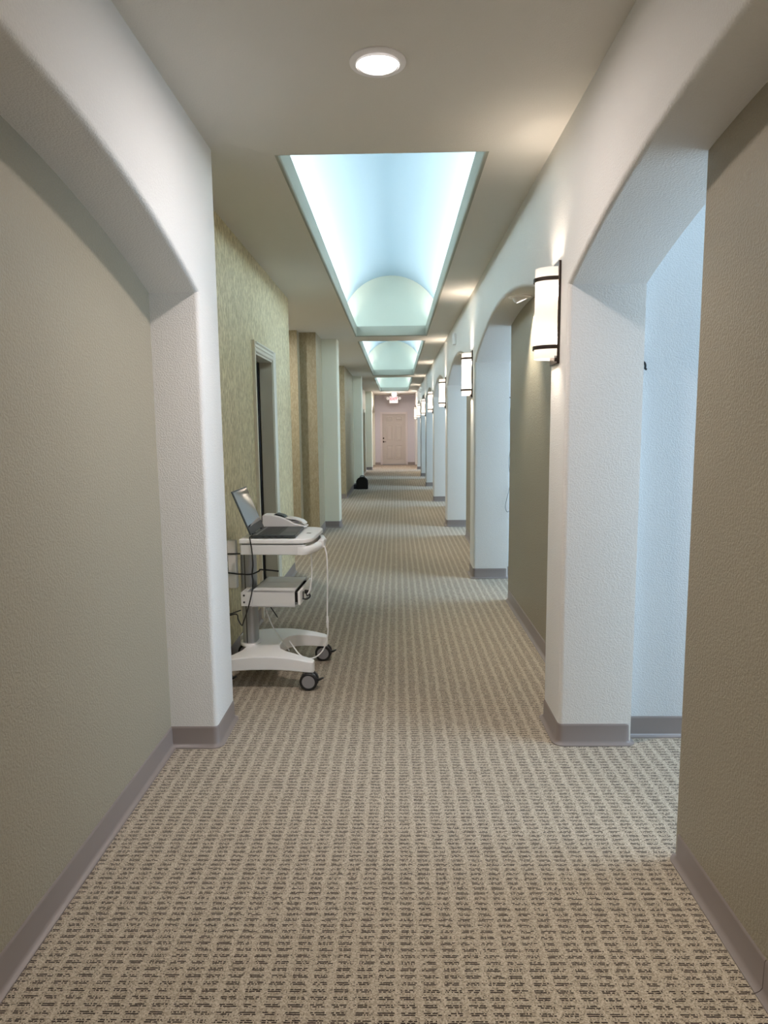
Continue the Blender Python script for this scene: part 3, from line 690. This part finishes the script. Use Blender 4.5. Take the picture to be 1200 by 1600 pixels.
# white cable hanging from the front handle with an inline coupling
bm = nb(); tube(bm, [W(.292, -.03, .800), W(.306, -.045, .775), W(.316, -.055, .72), W(.318, -.06, .60), W(.312, -.06, .38), W(.314, -.06, .285), W(.298, -.065, .20), W(.262, -.075, .145), W(.21, -.09, .125), W(.15, -.10, .150), W(.075, -.03, .21)], .0042, 8)
wc = tag(obj('white_cable', bm, M_WHITE, None, smooth=60), 'white cable hanging from the front of the cart down to the base', 'cable')
bm = nb(); p_ = Vector(W(.3125, -.06, .34)); lathe(bm, [(0, -.036), (.0065, -.036), (.0075, -.004), (.0085, -.002), (.0085, .004), (.007, .008), (.0065, .034), (0, .034)], Matrix.Translation(p_), 14); obj('coupling', bm, M_WHITE, wc)
bm = nb(); tube(bm, [W(.235, -.12, .772), W(.238, -.12, .70), W(.236, -.12, .62), W(.226, -.125, .555), W(.212, -.130, .522)], .0040, 8)
tag(obj('white_cable', bm, M_WHITE, None, smooth=60), 'short white cable from the worktop to the drawer latch', 'cable')
bm = nb(); tube(bm, [W(-.085, -.02, .462), W(-.03, -.03, .31), W(.03, -.03, .215), W(.072, -.03, .150)], .0036, 8)
tag(obj('white_cable', bm, M_WHITE2, None, smooth=60), 'thin white cable slanting from the storage box to the base', 'cable')
bm = nb(); tube(bm, [W(-.075, .0, .462), W(-.035, .0, .40), W(.0, .0, .345)], .0034, 8)
tag(obj('black_cable_end', bm, M_BLACK, None, smooth=60), 'short black cable end hanging under the storage box', 'cord')

# document scanner behind the laptop
scn = root('document_scanner', (-.695, 4.100, .861), 'white wedge-shaped scanner behind the laptop on the cart', 'scanner', rz=CR)
bm = nb(); prism(bm, [(-.118, .012), (-.128, .030), (-.128, .082), (-.120, .089), (-.075, .088), (-.02, .078), (.03, .058), (.075, .034), (.14, .020), (.145, .012), (.10, .008)], 'y', -.045, .045); bd = obj('body', bm, M_WHITE, scn, smooth=40, bevel=.006, seg=3)
bm = nb(); box(bm, -.09, .09, -.035, .035, 0, .012); obj('foot', bm, M_DARKGREY, scn)
bm = nb(); prism(bm, [(-.060, .0870), (-.045, .0925), (-.005, .083), (.012, .0695)], 'y', -.028, .046); obj('feed_window', bm, M_BLACK, scn)
pf = [(.005, .062), (.02, .072), (.08, .062), (.115, .050), (.135, .032)]
bm = nb(); prism(bm, pf + [(x-.002, z-.006) for x, z in pf[::-1]], 'y', -.036, .046); obj('output_flap', bm, M_WHITE, scn, smooth=50)
bm = nb(); box(bm, .02, .1, -.030, .04, .040, .050); obj('slot', bm, M_MIDGREY, scn)

# ------------------------------------------------------------------ black bag further down the hall
bg_ = root('duffel_bag', (-.835, 16.32, 0), 'black dome-topped bag on the carpet by the left wall', 'bag')
prof_ = [(-.140, 0), (-.140, .17)] + [(-.140*math.cos(R(a)), .17+.125*math.sin(R(a))) for a in range(15, 180, 15)] + [(.140, .17), (.140, 0)]
bm = nb(); prism(bm, prof_, 'y', -.11, .11); body = obj('body', bm, M_FABRIC, bg_, smooth=40, bevel=.012, seg=3)
bm = nb(); tube(bm, [(-.05, 0, .285), (-.045, 0, .31), (0, 0, .322), (.045, 0, .31), (.05, 0, .285)], .009, 8); obj('handle', bm, M_FABRIC, bg_, smooth=60)
bm = nb(); tube(bm, [(-.141, -.09, .02), (-.142, -.09, .17)] + [(-.142*math.cos(R(a)), -.09, .17+.127*math.sin(R(a))) for a in range(15, 180, 15)] + [(.142, -.09, .17), (.142, -.09, .02)], .004, 6, 2); obj('zipper', bm, M_BLACK, bg_, smooth=60)
bm = nb(); box(bm, -.205, -.138, -.09, .07, .005, .115); obj('side_pocket', bm, M_NAVY, bg_, bevel=.015, seg=3)
